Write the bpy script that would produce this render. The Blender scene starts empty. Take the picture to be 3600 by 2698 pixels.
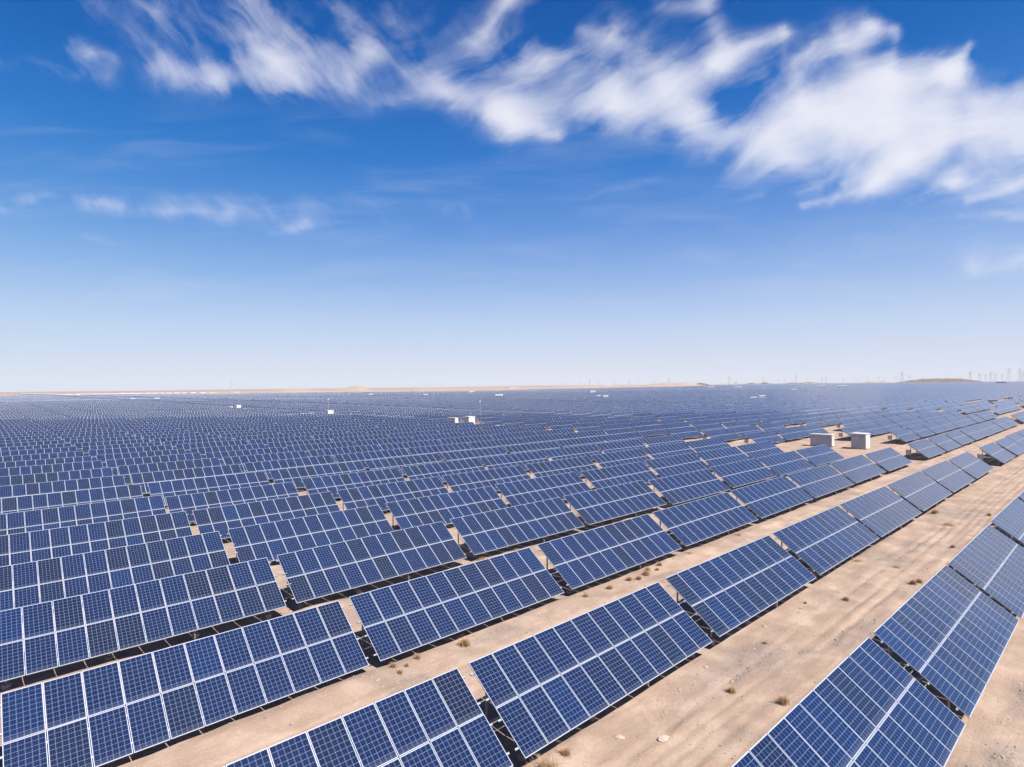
import bpy, math, random
import numpy as np
from mathutils import Vector, Matrix

S = bpy.context.scene
COL = S.collection
R = math.radians
random.seed(7)
rng = np.random.default_rng(11)

# ------------------------------------------------------------------ camera
CAM_H = 11.72                      # metres above the sand; world X runs along the table rows (east), Y north
YAW = 0.827467                     # heading measured from +Y of the camera frame to the rows
F_PX = 2031.93
PITCH, ROLL = -0.003923, -0.009943
cp, sp = math.cos(PITCH), math.sin(PITCH)
cr, sr = math.cos(ROLL), math.sin(ROLL)
f_ = np.array([0, cp, -sp]); u0 = np.array([0, sp, cp]); r0 = np.array([1.0, 0, 0])
r_ = cr * r0 + sr * u0
u_ = -sr * r0 + cr * u0
E_ = np.array([math.sin(YAW), math.cos(YAW), 0]); N_ = np.array([-math.cos(YAW), math.sin(YAW), 0])
def toworld(v): return np.array([v @ E_, v @ N_, v[2]])
CR, CU, CF = toworld(r_), toworld(u_), toworld(f_)
cam_d = bpy.data.cameras.new('camera')
cam = bpy.data.objects.new('camera', cam_d); COL.objects.link(cam)
cam_d.sensor_width = 36; cam_d.lens = F_PX / 3600 * 36
cam_d.clip_start = 0.1; cam_d.clip_end = 40000
m = Matrix(((CR[0], CU[0], -CF[0], 0), (CR[1], CU[1], -CF[1], 0), (CR[2], CU[2], -CF[2], CAM_H), (0, 0, 0, 1)))
cam.matrix_world = m
S.camera = cam
def ray(x, y): return (x - 1800) / F_PX * CR + (1349 - y) / F_PX * CU + CF
def ground_at(x, y, z=0.0):        # photo pixel (3600 wide) to a point of the ground plane
    v = ray(x, y); t = (z - CAM_H) / v[2]
    return v[0] * t, v[1] * t
def px_of(x, y, z):
    v = np.array([x, y, z - CAM_H]); d = v @ CF
    return 1800 + F_PX * (v @ CR) / d, 1349 - F_PX * (v @ CU) / d, d
HEAD = math.atan2(CF[1], CF[0])    # heading of the camera in world XY

# ------------------------------------------------------------------ light
SUN_EL, SUN_AZ = 56.0, -87.0       # azimuth in the XY plane: -90 is due -Y (south)
sun_dir = Vector((math.cos(R(SUN_EL)) * math.cos(R(SUN_AZ)), math.cos(R(SUN_EL)) * math.sin(R(SUN_AZ)), math.sin(R(SUN_EL))))
ld = bpy.data.lights.new('sun', 'SUN'); ld.energy = 5.0; ld.angle = R(0.53); ld.color = (1.0, 0.955, 0.89)
lo = bpy.data.objects.new('sun', ld); COL.objects.link(lo)
lo.rotation_euler = (-sun_dir).to_track_quat('-Z', 'Y').to_euler(); lo.location = (0, -50, 80)
S.view_settings.view_transform = 'Standard'; S.view_settings.look = 'None'
S.view_settings.exposure = 1.0; S.view_settings.gamma = 1.0
S.view_settings.use_curve_mapping = False

W = bpy.data.worlds.new('World'); S.world = W; W.use_nodes = True
nt = W.node_tree; nt.nodes.clear()
class G:                            # small node helper
    def __init__(s, t): s.t = t
    def n(s, typ, **k):
        o = s.t.nodes.new(typ)
        for a, b in k.items(): setattr(o, a, b)
        return o
    def put(s, sock, v):
        if v is None: return
        if isinstance(v, bpy.types.NodeSocket): s.t.links.new(v, sock)
        else: sock.default_value = v
    def m(s, op, a, b=None, c=None, clamp=False):
        o = s.n('ShaderNodeMath', operation=op); o.use_clamp = clamp
        s.put(o.inputs[0], a); s.put(o.inputs[1], b); s.put(o.inputs[2], c)
        return o.outputs[0]
    def v(s, op, a, b=None, c=None, scale=None):
        o = s.n('ShaderNodeVectorMath', operation=op)
        s.put(o.inputs[0], a); s.put(o.inputs[1], b); s.put(o.inputs[2], c)
        if scale is not None: s.put(o.inputs['Scale'], scale)
        return o.outputs['Value'] if op in ('DOT_PRODUCT', 'LENGTH', 'DISTANCE') else o.outputs[0]
    def comb(s, x, y, z=0.0):
        o = s.n('ShaderNodeCombineXYZ'); s.put(o.inputs[0], x); s.put(o.inputs[1], y); s.put(o.inputs[2], z); return o.outputs[0]
    def sep(s, a):
        o = s.n('ShaderNodeSeparateXYZ'); s.put(o.inputs[0], a); return o.outputs
    def noise(s, vec, scale, detail=4.0, rough=0.5, dist=0.0, color=False, dims='3D'):
        o = s.n('ShaderNodeTexNoise'); o.noise_dimensions = dims
        s.put(o.inputs['Vector'], vec); s.put(o.inputs['Scale'], scale); s.put(o.inputs['Detail'], detail)
        s.put(o.inputs['Roughness'], rough); s.put(o.inputs['Distortion'], dist)
        return o.outputs['Color' if color else 'Fac']
    def ss(s, x, a, b, lo=0.0, hi=1.0):
        o = s.n('ShaderNodeMapRange', interpolation_type='SMOOTHSTEP'); o.clamp = True
        s.put(o.inputs['Value'], x); s.put(o.inputs['From Min'], a); s.put(o.inputs['From Max'], b)
        s.put(o.inputs['To Min'], lo); s.put(o.inputs['To Max'], hi); return o.outputs[0]
    def mix(s, f, a, b, typ='MIX'):
        o = s.n('ShaderNodeMix', data_type='RGBA', blend_type=typ)
        s.put(o.inputs[0], f); s.put(o.inputs[6], a); s.put(o.inputs[7], b); return o.outputs[2]
    def mixf(s, f, a, b):
        o = s.n('ShaderNodeMix', data_type='FLOAT')
        s.put(o.inputs[0], f); s.put(o.inputs[2], a); s.put(o.inputs[3], b); return o.outputs[0]
    def ramp(s, x, stops, interp='LINEAR'):
        o = s.n('ShaderNodeValToRGB'); s.put(o.inputs[0], x); e = o.color_ramp.elements
        o.color_ramp.interpolation = interp
        while len(e) < len(stops): e.new(0.5)
        for q, (p, c) in zip(e, stops): q.position = p; q.color = (*c, 1)
        return o.outputs[0]
def srgb(r, g, b):
    return tuple(((c / 255 / 12.92) if c <= 10 else ((c / 255 + 0.055) / 1.055) ** 2.4) for c in (r, g, b))

g = G(nt)
sky = g.n('ShaderNodeTexSky', sky_type='NISHITA'); sky.sun_disc = False
sky.sun_elevation = R(SUN_EL); sky.sun_rotation = math.atan2(sun_dir.x, sun_dir.y)
sky.altitude = 1200; sky.air_density = 1.0; sky.dust_density = 0.6; sky.ozone_density = 2.0
geo = g.n('ShaderNodeTexCoord').outputs['Generated']
dirv = g.v('NORMALIZE', geo)
dx, dy, dz = g.sep(dirv)
elev = g.m('ARCSINE', dz)                       # radians above the horizon
elevn = g.m('DIVIDE', elev, 0.75, clamp=True)
grade = g.ramp(elevn, [
    (0.0, srgb(219, 224, 240)), (0.05, srgb(214, 222, 242)), (0.13, srgb(192, 212, 243)),
    (0.24, srgb(148, 183, 235)), (0.35, srgb(102, 152, 223)), (0.48, srgb(52, 125, 208)),
    (0.62, srgb(14, 103, 190)), (0.80, srgb(1, 84, 168)), (1.0, srgb(1, 62, 135))])
# the air is a deeper blue to the north (left), paler towards the east
east = g.v('DOT_PRODUCT', dirv, (1.0, 0.0, 0.0))
north = g.m('SUBTRACT', 0.75, east, clamp=True)
grade = g.mix(g.m('MULTIPLY', north, g.ss(elevn, 0.10, 0.6, 0.10, 1.0)), grade, g.mix(1.0, grade, (0.30, 0.94, 0.96, 1), 'MULTIPLY'))
skyc = g.v('SCALE', sky.outputs[0], scale=0.1)
base = g.mix(0.93, skyc, grade)
# ---- cirrus: strokes laid on the sky by direction (tangent coordinates about the camera's heading)
HF = (math.cos(HEAD), math.sin(HEAD), 0.0); HR = (math.sin(HEAD), -math.cos(HEAD), 0.0)
fwd = g.m('MAXIMUM', g.v('DOT_PRODUCT', dirv, HF), 0.02)
uu = g.m('DIVIDE', g.v('DOT_PRODUCT', dirv, HR), fwd)
vv = g.m('DIVIDE', dz, fwd)
P = g.comb(uu, vv)
w1 = g.v('SUBTRACT', g.noise(P, 5.0, 3.0, 0.5, color=True), (0.5, 0.5, 0.5))
w2 = g.v('SUBTRACT', g.noise(g.v('MULTIPLY', P, (0.7, 1.3, 1.0)), 17.0, 6.0, 0.68, color=True), (0.5, 0.5, 0.5))
Pw = g.v('ADD', P, g.v('ADD', g.v('SCALE', w1, scale=0.035), g.v('SCALE', w2, scale=0.026)))
Pw = g.v('MULTIPLY', Pw, (1, 1, 0))
def uv_of(x, y):
    v = ray(x * 1.6275, y * 1.6275)
    fw = v[0] * HF[0] + v[1] * HF[1]
    return (v[0] * HR[0] + v[1] * HR[1]) / fw, v[2] / fw
STROKES = [   # x1, y1, x2, y2, radius, weight, taper towards the second point
 (-20,128,225,170,30,.30,0),(150,104,240,132,24,.34,.3),(115,72,190,110,14,.26,0),
 (345,150,470,170,28,.60,0),(470,155,640,178,38,.62,0),(545,5,590,120,52,.62,0),(600,120,765,190,48,.62,.2),(620,50,760,150,38,.42,0),
 (370,30,520,70,64,.28,0),(190,5,340,130,48,.26,0),(300,0,420,110,26,.22,0),
 (725,-5,800,110,28,.50,0),(800,110,980,195,38,.52,0),(815,218,960,200,18,.42,0),(960,195,1090,262,32,.60,0),
 (840,20,880,90,26,.26,0),(1100,60,1230,120,70,.20,0),(1330,60,1450,120,60,.20,0),(1600,180,1830,200,60,.24,0),(1560,340,2200,400,60,.20,0),(900,50,1060,110,80,.28,0),(1025,85,1095,5,20,.40,0),(1085,3,1280,-5,20,.26,.3),
 (1110,272,1200,285,24,.62,0),(1080,240,1330,222,44,.84,0),(1330,222,1500,248,44,.88,0),(1190,135,1300,165,48,.50,0),(1250,65,1320,80,24,.40,0),
 (1170,150,1090,230,48,.42,0),(1330,110,1430,160,50,.26,0),(1130,130,1180,60,20,.20,.4),
 (1440,185,1560,140,38,.76,0),(1550,135,1690,72,28,.85,.5),(1450,170,1500,230,44,.60,0),(1690,80,1690,150,14,.36,.5),
 (1430,8,1520,10,22,.24,0),(1530,5,1558,95,22,.40,0),
 (1500,262,1690,312,38,.85,0),(1680,285,1900,238,54,1.1,0),(1900,180,1770,250,46,.90,0),(1750,120,1880,60,34,.62,.1),(1870,54,1940,66,16,.56,.3),
 (1820,80,1870,170,40,.44,0),(1938,64,1925,160,13,.42,0),(1712,135,1726,225,13,.44,0),(1640,140,1700,230,52,.34,0),
 (1930,178,2060,150,30,.85,0),(2045,160,2094,92,26,.85,.6),(2070,140,2025,235,38,.60,0),(1960,235,2300,262,50,.90,0),(2110,215,2330,185,36,.76,0),
 (1830,290,2330,296,46,.95,0),
 (2030,320,1890,400,32,.66,.3),(1900,393,1735,450,20,.60,.6),(1960,340,1820,400,22,.40,.5),(1760,345,1950,335,40,.42,0),(2120,335,2060,395,32,.62,.2),(2065,390,1960,440,20,.52,.6),
 (2330,345,2090,438,26,.62,.6),(2330,400,2200,450,16,.34,.5),(2330,462,2070,466,14,.44,.6),(1840,370,1730,420,14,.34,.5),(1620,330,1730,356,24,.34,.2),
 (-40,455,85,434,17,.42,.4),(-20,425,260,430,12,.18,0),(190,438,500,472,13,.40,.0),(665,488,575,512,13,.46,.6),(500,470,820,495,26,.17,0),(150,425,1000,448,26,.15,0),
 (1420,388,1180,440,9,.14,.5),(2110,584,2330,564,26,.36,0),(1950,497,2090,490,10,.22,.3),(1000,500,2300,560,60,.11,0),
 (180,506,320,530,12,.20,.3),(1650,424,1550,443,8,.18,.5),(2580,235,3300,160,115,1.1,0),(2570,360,3300,320,85,.9,0),(2600,80,3300,-60,95,.6,0),(2540,470,3300,480,55,.45,0),(700,545,1050,578,16,.13,0),(1230,640,1420,645,10,.09,0)]
field = None
Pk = Pw
for si, (x1, y1, x2, y2, rad, wt, tp) in enumerate(STROKES):
    if si and si % 12 == 0:           # orders the evaluation in batches (adds next to nothing)
        Pk = g.v('ADD', Pw, g.comb(g.m('MULTIPLY', field, 1e-8), 0.0))
    if x1 < 1000 and y1 < 300: wt *= 0.80
    elif rad >= 36 and x1 < 2400 and wt > .5: wt *= 0.80
    elif tp >= .5 and x1 > 1800: wt *= 1.2
    a = uv_of(x1, y1); b = uv_of(x2, y2); rr = rad * (1.5 if rad < 20 else 1.2) * 1.6275 / F_PX * 1.35
    ba = (b[0] - a[0], b[1] - a[1], 0.0); bb = ba[0] ** 2 + ba[1] ** 2
    pa = g.v('SUBTRACT', Pk, (a[0], a[1], 0.0))
    h = g.m('DIVIDE', g.v('DOT_PRODUCT', pa, ba), bb, clamp=True)
    cvec = g.v('SCALE', ba, scale=h)
    d = g.v('DISTANCE', pa, cvec)
    q2 = g.m('MULTIPLY', d, 1.0 / rr)
    if tp: q2 = g.m('DIVIDE', q2, g.m('MULTIPLY_ADD', h, -tp, 1.0))
    q2 = g.m('MULTIPLY', q2, q2)
    k = g.m('MULTIPLY', g.m('POWER', g.m('MULTIPLY_ADD', q2, 1.0, 1.0), -3.0), wt * (0.72 if rad < 20 else 1.0))
    if tp: k = g.m('MULTIPLY', k, g.m('MULTIPLY_ADD', h, -0.55 * min(tp * 1.3, 1.0), 1.0))
    field = k if field is None else g.m('ADD', field, k)
# wispy grain: fibres run down to the right on the left side, up to the right on the right side
def fibres(vec, ang, sc, detail, rough):
    r2 = g.n('ShaderNodeMapping'); g.put(r2.inputs['Vector'], vec); r2.inputs['Rotation'].default_value = (0, 0, R(ang)); 
    return g.noise(g.v('MULTIPLY', r2.outputs[0], (sc * 0.28, sc, 1.0)), 1.0, detail, rough, 0.35)
Pf = g.v('ADD', P, g.v('ADD', g.v('SCALE', w1, scale=0.10), g.v('SCALE', w2, scale=0.012)))
fib = g.mixf(g.ss(uu, -0.35, 0.05), fibres(Pf, 48, 17.0, 6.0, 0.58), fibres(Pf, -30, 15.0, 6.0, 0.58))
puff = g.noise(Pw, 7.0, 6.0, 0.55, 0.4)
tex = g.m('ADD', g.m('MULTIPLY', fib, 0.62), g.m('MULTIPLY', puff, 0.38))
amp = g.m('MINIMUM', g.m('MULTIPLY', field, 2.6), 1.0)
den = g.m('MULTIPLY_ADD', g.m('MULTIPLY', g.m('SUBTRACT', tex, 0.53), 3.3), amp, g.m('MULTIPLY', field, 1.12))
den = g.m('MAXIMUM', g.m('SUBTRACT', den, 0.07), 0.0)
den = g.m('SUBTRACT', 1.0, g.m('EXPONENT', g.m('MULTIPLY', g.m('POWER', den, 1.40), -1.10)))
# veil low in the sky
veil = g.m('MULTIPLY', g.ss(g.noise(g.v('MULTIPLY', P, (2.0, 14.0, 1)), 1.4, 6.0, 0.6, 0.5), 0.45, 0.75), 0.10)
veil = g.m('MULTIPLY', veil, g.m('MULTIPLY', g.ss(vv, 0.05, 0.2), g.ss(vv, 0.55, 0.4)))
den = g.m('ADD', den, veil, clamp=True)
skycol = g.mix(den, base, (*srgb(238, 239, 250), 1))
# below the horizon
skycol = g.mix(g.ss(dz, -0.06, 0.0), (*srgb(190, 180, 175), 1), skycol)
bg = g.n('ShaderNodeBackground'); g.put(bg.inputs[0], skycol); bg.inputs[1].default_value = 0.5      # the picture is exposed one stop up
out = g.n('ShaderNodeOutputWorld'); nt.links.new(bg.outputs[0], out.inputs[0])
W.cycles.sampling_method = 'MANUAL'; W.cycles.sample_map_resolution = 512

# ------------------------------------------------------------------ materials
def mat(name):
    M = bpy.data.materials.new(name); M.use_nodes = True
    M.node_tree.nodes.clear(); q = G(M.node_tree)
    b = q.n('ShaderNodeBsdfPrincipled'); o = q.n('ShaderNodeOutputMaterial')
    M.node_tree.links.new(b.outputs[0], o.inputs[0]); return M, q, b
def plain(name, col, rough=0.6, metal=0.0, var=0.12, scale=6.0, bump=0.0):
    M, q, b = mat(name)
    tc = q.n('ShaderNodeTexCoord').outputs['Object']
    nz = q.noise(tc, scale, 5.0, 0.6)
    c = q.mix(1.0, (*col, 1), q.mix(nz, (1 - var * 1.6,) * 3 + (1,), (1 + var * 1.6,) * 3 + (1,)), 'MULTIPLY')
    q.put(b.inputs['Base Color'], c); b.inputs['Roughness'].default_value = rough; b.inputs['Metallic'].default_value = metal
    if bump:
        bn = q.n('ShaderNodeBump'); bn.inputs['Strength'].default_value = bump; bn.inputs['Distance'].default_value = 0.02
        q.put(bn.inputs['Height'], nz); q.put(b.inputs['Normal'], bn.outputs[0])
    return M
def pv_material(name, frame=0.0):       # frame: width of the pale rim drawn with the laminate itself
    M, q, b = mat(name)
    uv = q.n('ShaderNodeUVMap'); uv.uv_map = 'UVMap'
    x, y, _ = q.sep(uv.outputs[0])
    fx = q.m('FRACT', x); fy = q.m('FRACT', y)
    iu = q.m('FLOOR', x); iv = q.m('FLOOR', y)
    inf = q.n('ShaderNodeObjectInfo')
    wn = q.n('ShaderNodeTexWhiteNoise', noise_dimensions='3D')
    q.put(wn.inputs['Vector'], q.comb(iu, iv, q.m('MULTIPLY', inf.outputs['Random'], 91.7)))
    rnd = wn.outputs['Value']; rc = q.sep(wn.outputs['Color'])
    mx = q.m('MULTIPLY', fx, 0.992); my = q.m('MULTIPLY', fy, 1.65)
    cx = q.m('DIVIDE', q.m('SUBTRACT', mx, 0.018 + frame), (0.956 - 2 * frame) / 6)
    cy = q.m('DIVIDE', q.m('SUBTRACT', my, 0.023 + frame), (1.604 - 2 * frame) / 10)
    inside = q.m('MULTIPLY', q.m('MULTIPLY', q.m('GREATER_THAN', cx, 0.0), q.m('LESS_THAN', cx, 6.0)),
                 q.m('MULTIPLY', q.m('GREATER_THAN', cy, 0.0), q.m('LESS_THAN', cy, 10.0)))
    ex = q.m('ABSOLUTE', q.m('SUBTRACT', q.m('FRACT', cx), 0.5)); ey = q.m('ABSOLUTE', q.m('SUBTRACT', q.m('FRACT', cy), 0.5))
    line = q.m('MAXIMUM', q.m('GREATER_THAN', ex, 0.477), q.m('GREATER_THAN', ey, 0.477))
    bb = q.m('LESS_THAN', q.m('ABSOLUTE', q.m('SUBTRACT', q.m('FRACT', q.m('MULTIPLY', cx, 3.0)), 0.5)), 0.045)
    # per-cell crystal variation
    cn = q.n('ShaderNodeTexWhiteNoise', noise_dimensions='3D')
    q.put(cn.inputs['Vector'], q.comb(q.m('ADD', q.m('FLOOR', cx), q.m('MULTIPLY', iu, 7.0)), q.m('ADD', q.m('FLOOR', cy), q.m('MULTIPLY', iv, 13.0)), rnd))
    cellv = q.m('ADD', 0.86, q.m('MULTIPLY', cn.outputs['Value'], 0.28))
    dull = q.ss(rnd, 0.50, 1.0, 0.0, 0.9)
    blue = q.mix(dull, (0.0005, 0.0072, 0.040, 1), (0.0026, 0.0052, 0.019, 1))
    blue = q.mix(q.m('MULTIPLY', q.ss(rc[1], 0.75, 1.0), 0.7), blue, (0.0005, 0.0115, 0.062, 1))
    cell = q.v('SCALE', blue, scale=cellv)
    cell = q.mix(q.m('MULTIPLY', bb, 0.22), cell, (0.16, 0.22, 0.34, 1))
    white = (0.32, 0.37, 0.49, 1) if not frame else (0.46, 0.50, 0.58, 1)
    c = q.mix(line, cell, (0.155, 0.20, 0.31, 1))
    c = q.mix(inside, white, c)
    # dust gathers thinly over the glass and along the lower rim of each module
    tc = q.n('ShaderNodeTexCoord').outputs['Object']
    dn = q.noise(tc, 0.9, 4.0, 0.6)
    dust = q.m('ADD', q.m('MULTIPLY', dn, 0.03), q.m('MULTIPLY', q.ss(fy, 0.14, 0.02), 0.12))
    c = q.mix(dust, c, (0.21, 0.22, 0.25, 1))
    q.put(b.inputs['Base Color'], c)
    b.inputs['Roughness'].default_value = 0.16
    b.inputs['IOR'].default_value = 1.72
    b.inputs['Sheen Weight'].default_value = 1.0; b.inputs['Sheen Roughness'].default_value = 0.22; b.inputs['Sheen Tint'].default_value = (0.74, 0.81, 1.0, 1)
    return M
PV = pv_material('pv_laminate')
PVF = pv_material('pv_table_far', 0.012)
ALU = plain('anodised_frame', (0.42, 0.43, 0.48), 0.42, 0.15, 0.05, 3.0)
STEEL = plain('galvanised_steel', (0.27, 0.28, 0.30), 0.5, 0.35, 0.14, 9.0)
CONC = plain('pier_concrete', (0.27, 0.24, 0.22), 0.9, 0, 0.18, 8.0, 0.5)
BOXM = plain('junction_box_grey', (0.42, 0.42, 0.42), 0.6, 0, 0.1, 4.0)
WHITE = plain('white_sheet_metal', (0.55, 0.54, 0.53), 0.5, 0, 0.06, 1.2)
GREY = plain('grey_sheet_metal', (0.36, 0.37, 0.42), 0.55, 0, 0.08, 1.4)
SEAM = plain('dark_door_seam', (0.10, 0.10, 0.12), 0.6, 0, 0.1)
REDP = plain('red_notice_paint', (0.55, 0.12, 0.12), 0.6, 0, 0.1)
ROCK = plain('pale_stone', (0.34, 0.275, 0.235), 0.9, 0, 0.25, 5.0, 0.7)
PYL = plain('weathered_tower_steel', (0.36, 0.38, 0.43), 0.7, 0.2, 0.1)
MATS = dict(PV=PV, ALU=ALU, STEEL=STEEL, CONC=CONC)

# sand
SAND, q, b = mat('desert_sand')
tc = q.n('ShaderNodeTexCoord').outputs['Object']
geoP = q.n('ShaderNodeNewGeometry').outputs['Position']
n_big = q.noise(geoP, 0.09, 5.0, 0.6, 0.4)
n_mid = q.noise(geoP, 0.55, 6.0, 0.62, 0.3)
strk = q.noise(q.v('MULTIPLY', geoP, (0.22, 1.6, 1.0)), 1.0, 6.0, 0.6, 0.6)
n_fine = q.noise(geoP, 7.0, 6.0, 0.7)
n_grit = q.noise(geoP, 28.0, 3.0, 0.7)
at = q.n('ShaderNodeAttribute'); at.attribute_name = 'rut'; rut = at.outputs['Fac']
at2 = q.n('ShaderNodeAttribute'); at2.attribute_name = 'gravel'; gravel = at2.outputs['Fac']
c = q.mix(q.ss(n_big, 0.35, 0.65), (0.300, 0.214, 0.164, 1), (0.268, 0.199, 0.159, 1))
c = q.mix(q.ss(n_mid, 0.42, 0.70), c, (0.335, 0.252, 0.200, 1))
c = q.mix(q.m('MULTIPLY', q.ss(strk, 0.50, 0.72), 0.45), c, (0.222, 0.158, 0.122, 1))
gm = q.m('MULTIPLY', gravel, q.ss(n_fine, 0.40, 0.60), clamp=True)
c = q.mix(q.m('MULTIPLY', gm, 0.75), c, (0.200, 0.168, 0.152, 1))
c = q.mix(q.m('MULTIPLY', q.ss(n_grit, 0.62, 0.75), q.m('ADD', 0.30, q.m('MULTIPLY', gravel, 0.6))), c, (0.115, 0.092, 0.085, 1))
c = q.mix(q.m('MULTIPLY', rut, 0.5, clamp=True), c, (0.395, 0.298, 0.232, 1))
c = q.v('SCALE', c, scale=q.m('MULTIPLY', q.m('ADD', 0.78, q.m('MULTIPLY', n_fine, 0.42)), q.ss(n_mid, 0.2, 0.75, 0.90, 1.10)))
q.put(b.inputs['Base Color'], c); b.inputs['Roughness'].default_value = 0.95; b.inputs['Specular IOR Level'].default_value = 0.1
bh = q.m('ADD', q.m('MULTIPLY', n_fine, 0.5), q.m('ADD', q.m('MULTIPLY', n_grit, q.m('ADD', 0.10, q.m('MULTIPLY', gravel, 0.6))), q.m('MULTIPLY', strk, 0.7)))
bn = q.n('ShaderNodeBump'); bn.inputs['Strength'].default_value = 0.55; bn.inputs['Distance'].default_value = 0.16
q.put(bn.inputs['Height'], bh); q.put(b.inputs['Normal'], bn.outputs[0])
def hill_mat(name, a, c2):
    M, q, b = mat(name); P3 = q.n('ShaderNodeNewGeometry').outputs['Position']
    nz = q.noise(P3, 0.02, 7.0, 0.65)
    q.put(b.inputs['Base Color'], q.mix(q.ss(nz, 0.35, 0.65), (*a, 1), (*c2, 1))); b.inputs['Roughness'].default_value = 0.95
    b.inputs['Specular IOR Level'].default_value = 0.1
    return M
DUNE = hill_mat('dune_sand', (0.31, 0.235, 0.185), (0.275, 0.215, 0.175))
BROWN = hill_mat('brown_hill_rock', (0.15, 0.095, 0.075), (0.12, 0.085, 0.07))
FARL = hill_mat('far_plain_scrub', (0.27, 0.185, 0.15), (0.22, 0.16, 0.14))
STRAW, q, b = mat('dry_straw')
inf = q.n('ShaderNodeObjectInfo')
q.put(b.inputs['Base Color'], q.mix(inf.outputs['Random'], (0.42, 0.27, 0.15, 1), (0.33, 0.22, 0.135, 1))); b.inputs['Roughness'].default_value = 0.9
PEB, q, b = mat('grey_pebbles')
pn = q.noise(q.n('ShaderNodeNewGeometry').outputs['Position'], 6.0, 2.0, 0.5)
q.put(b.inputs['Base Color'], q.mix(q.ss(pn, 0.35, 0.65), (0.20, 0.165, 0.150, 1), (0.33, 0.27, 0.24, 1))); b.inputs['Roughness'].default_value = 0.9

# ------------------------------------------------------------------ helpers
def tag(o, label=None, cat=None, group=None, kind=None):
    if label: o['label'] = label
    if cat: o['category'] = cat
    if group: o['group'] = group
    if kind: o['kind'] = kind
    return o
def link(name, data, parent=None, mtx=None):
    o = bpy.data.objects.new(name, data); COL.objects.link(o)
    if parent is not None: o.parent = parent
    if mtx is not None: o.matrix_basis = mtx
    return o
class MB:
    def __init__(s): s.v = []; s.f = []; s.mi = []; s.uv = []
    def box(s, lo, hi, mi=0, M=None):
        i = len(s.v)
        pts = [(x, y, z) for z in (lo[2], hi[2]) for y in (lo[1], hi[1]) for x in (lo[0], hi[0])]
        if M is not None: pts = [tuple(M @ Vector(p)) for p in pts]
        s.v += pts
        for f in ((0, 2, 3, 1), (4, 5, 7, 6), (0, 1, 5, 4), (2, 6, 7, 3), (0, 4, 6, 2), (1, 3, 7, 5)):
            s.f.append(tuple(i + k for k in f)); s.mi.append(mi)
    def bar(s, a, b2, w, d=None, mi=0):      # square bar between two points
        a = Vector(a); b2 = Vector(b2); d = d or w; z = (b2 - a); L = z.length
        M = Matrix.Translation(a) @ z.to_track_quat('Z', 'Y').to_matrix().to_4x4()
        s.box((-w / 2, -d / 2, 0), (w / 2, d / 2, L), mi, M)
    def cyl(s, a, b2, r1, r2=None, n=12, mi=0, caps=True):
        a = Vector(a); b2 = Vector(b2); r2 = r1 if r2 is None else r2; z = b2 - a
        M = Matrix.Translation(a) @ z.to_track_quat('Z', 'Y').to_matrix().to_4x4(); i = len(s.v); L = z.length
        for h, rr in ((0, r1), (L, r2)):
            for k in range(n):
                t = 2 * math.pi * k / n; s.v.append(tuple(M @ Vector((rr * math.cos(t), rr * math.sin(t), h))))
        for k in range(n):
            k2 = (k + 1) % n; s.f.append((i + k, i + k2, i + n + k2, i + n + k)); s.mi.append(mi)
        if caps:
            s.f.append(tuple(i + n + k for k in range(n))); s.mi.append(mi)
            s.f.append(tuple(i + k for k in reversed(range(n)))); s.mi.append(mi)
    def data(s, name, mats, smooth=False):
        me = bpy.data.meshes.new(name); me.from_pydata(s.v, [], s.f)
        for mm in mats: me.materials.append(mm)
        if any(s.mi): me.polygons.foreach_set('material_index', s.mi)
        if smooth: me.polygons.foreach_set('use_smooth', [True] * len(s.f))
        me.update(); return me

def _hash(ix, iy, seed):
    n = (ix.astype(np.int64) * 374761393 + iy.astype(np.int64) * 668265263 + seed * 974634777) & 0xffffffff
    n = ((n ^ (n >> 13)) * 1274126177) & 0xffffffff
    return ((n ^ (n >> 16)) & 0xffff) / 65535.0
def vnoise(x, y, seed=0):
    ix = np.floor(x); iy = np.floor(y); fx = x - ix; fy = y - iy
    fx = fx * fx * (3 - 2 * fx); fy = fy * fy * (3 - 2 * fy)
    a = _hash(ix, iy, seed); b = _hash(ix + 1, iy, seed); c = _hash(ix, iy + 1, seed); d = _hash(ix + 1, iy + 1, seed)
    return (a * (1 - fx) + b * fx) * (1 - fy) + (c * (1 - fx) + d * fx) * fy - 0.5
def sstep(x, a, b):
    t = np.clip((x - a) / (b - a), 0, 1); return t * t * (3 - 2 * t)
def base_h(x, y):                    # broad lie of the land
    x = np.asarray(x, float); y = np.asarray(y, float)
    h = 0.30 * (1 - sstep(y, 6.5, 11.5))
    d = np.hypot(x, y)
    h = h + 6.5 * sstep(x, 170, 2600) * (0.35 + 0.65 * sstep(x - y, -600, 900))
    h = h + (vnoise(x / 90, y / 90, 3) * 0.5 + vnoise(x / 260, y / 260, 5) * 1.2) * sstep(d, 60, 400)
    return h
def ruts(x, y):
    k = 0
    for y0, a, ph, L in ((8.05, .15, .3, 61.), (9.75, .15, .3, 61.), (8.7, .22, 2.1, 83.), (10.4, .22, 2.1, 83.), (9.4, .12, 4.1, 50.), (11.1, .12, 4.1, 50.), (17.3, .15, 1.0, 57.), (19.0, .15, 1.0, 57.), (17.9, .25, 3.0, 72.), (19.7, .25, 3.0, 72.), (-0.3, .4, .5, 40.), (1.5, .4, .5, 40.)):
        yc = y0 + a * np.sin(x / L * 2 * np.pi + ph)
        k = k + (np.exp(-((y - yc) / 0.15) ** 2) - 0.45 * np.exp(-((np.abs(y - yc) - 0.34) / 0.12) ** 2)) * (0.55 + 0.9 * vnoise(x / 5, y * 0 + y0, 21))
    return k
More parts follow.
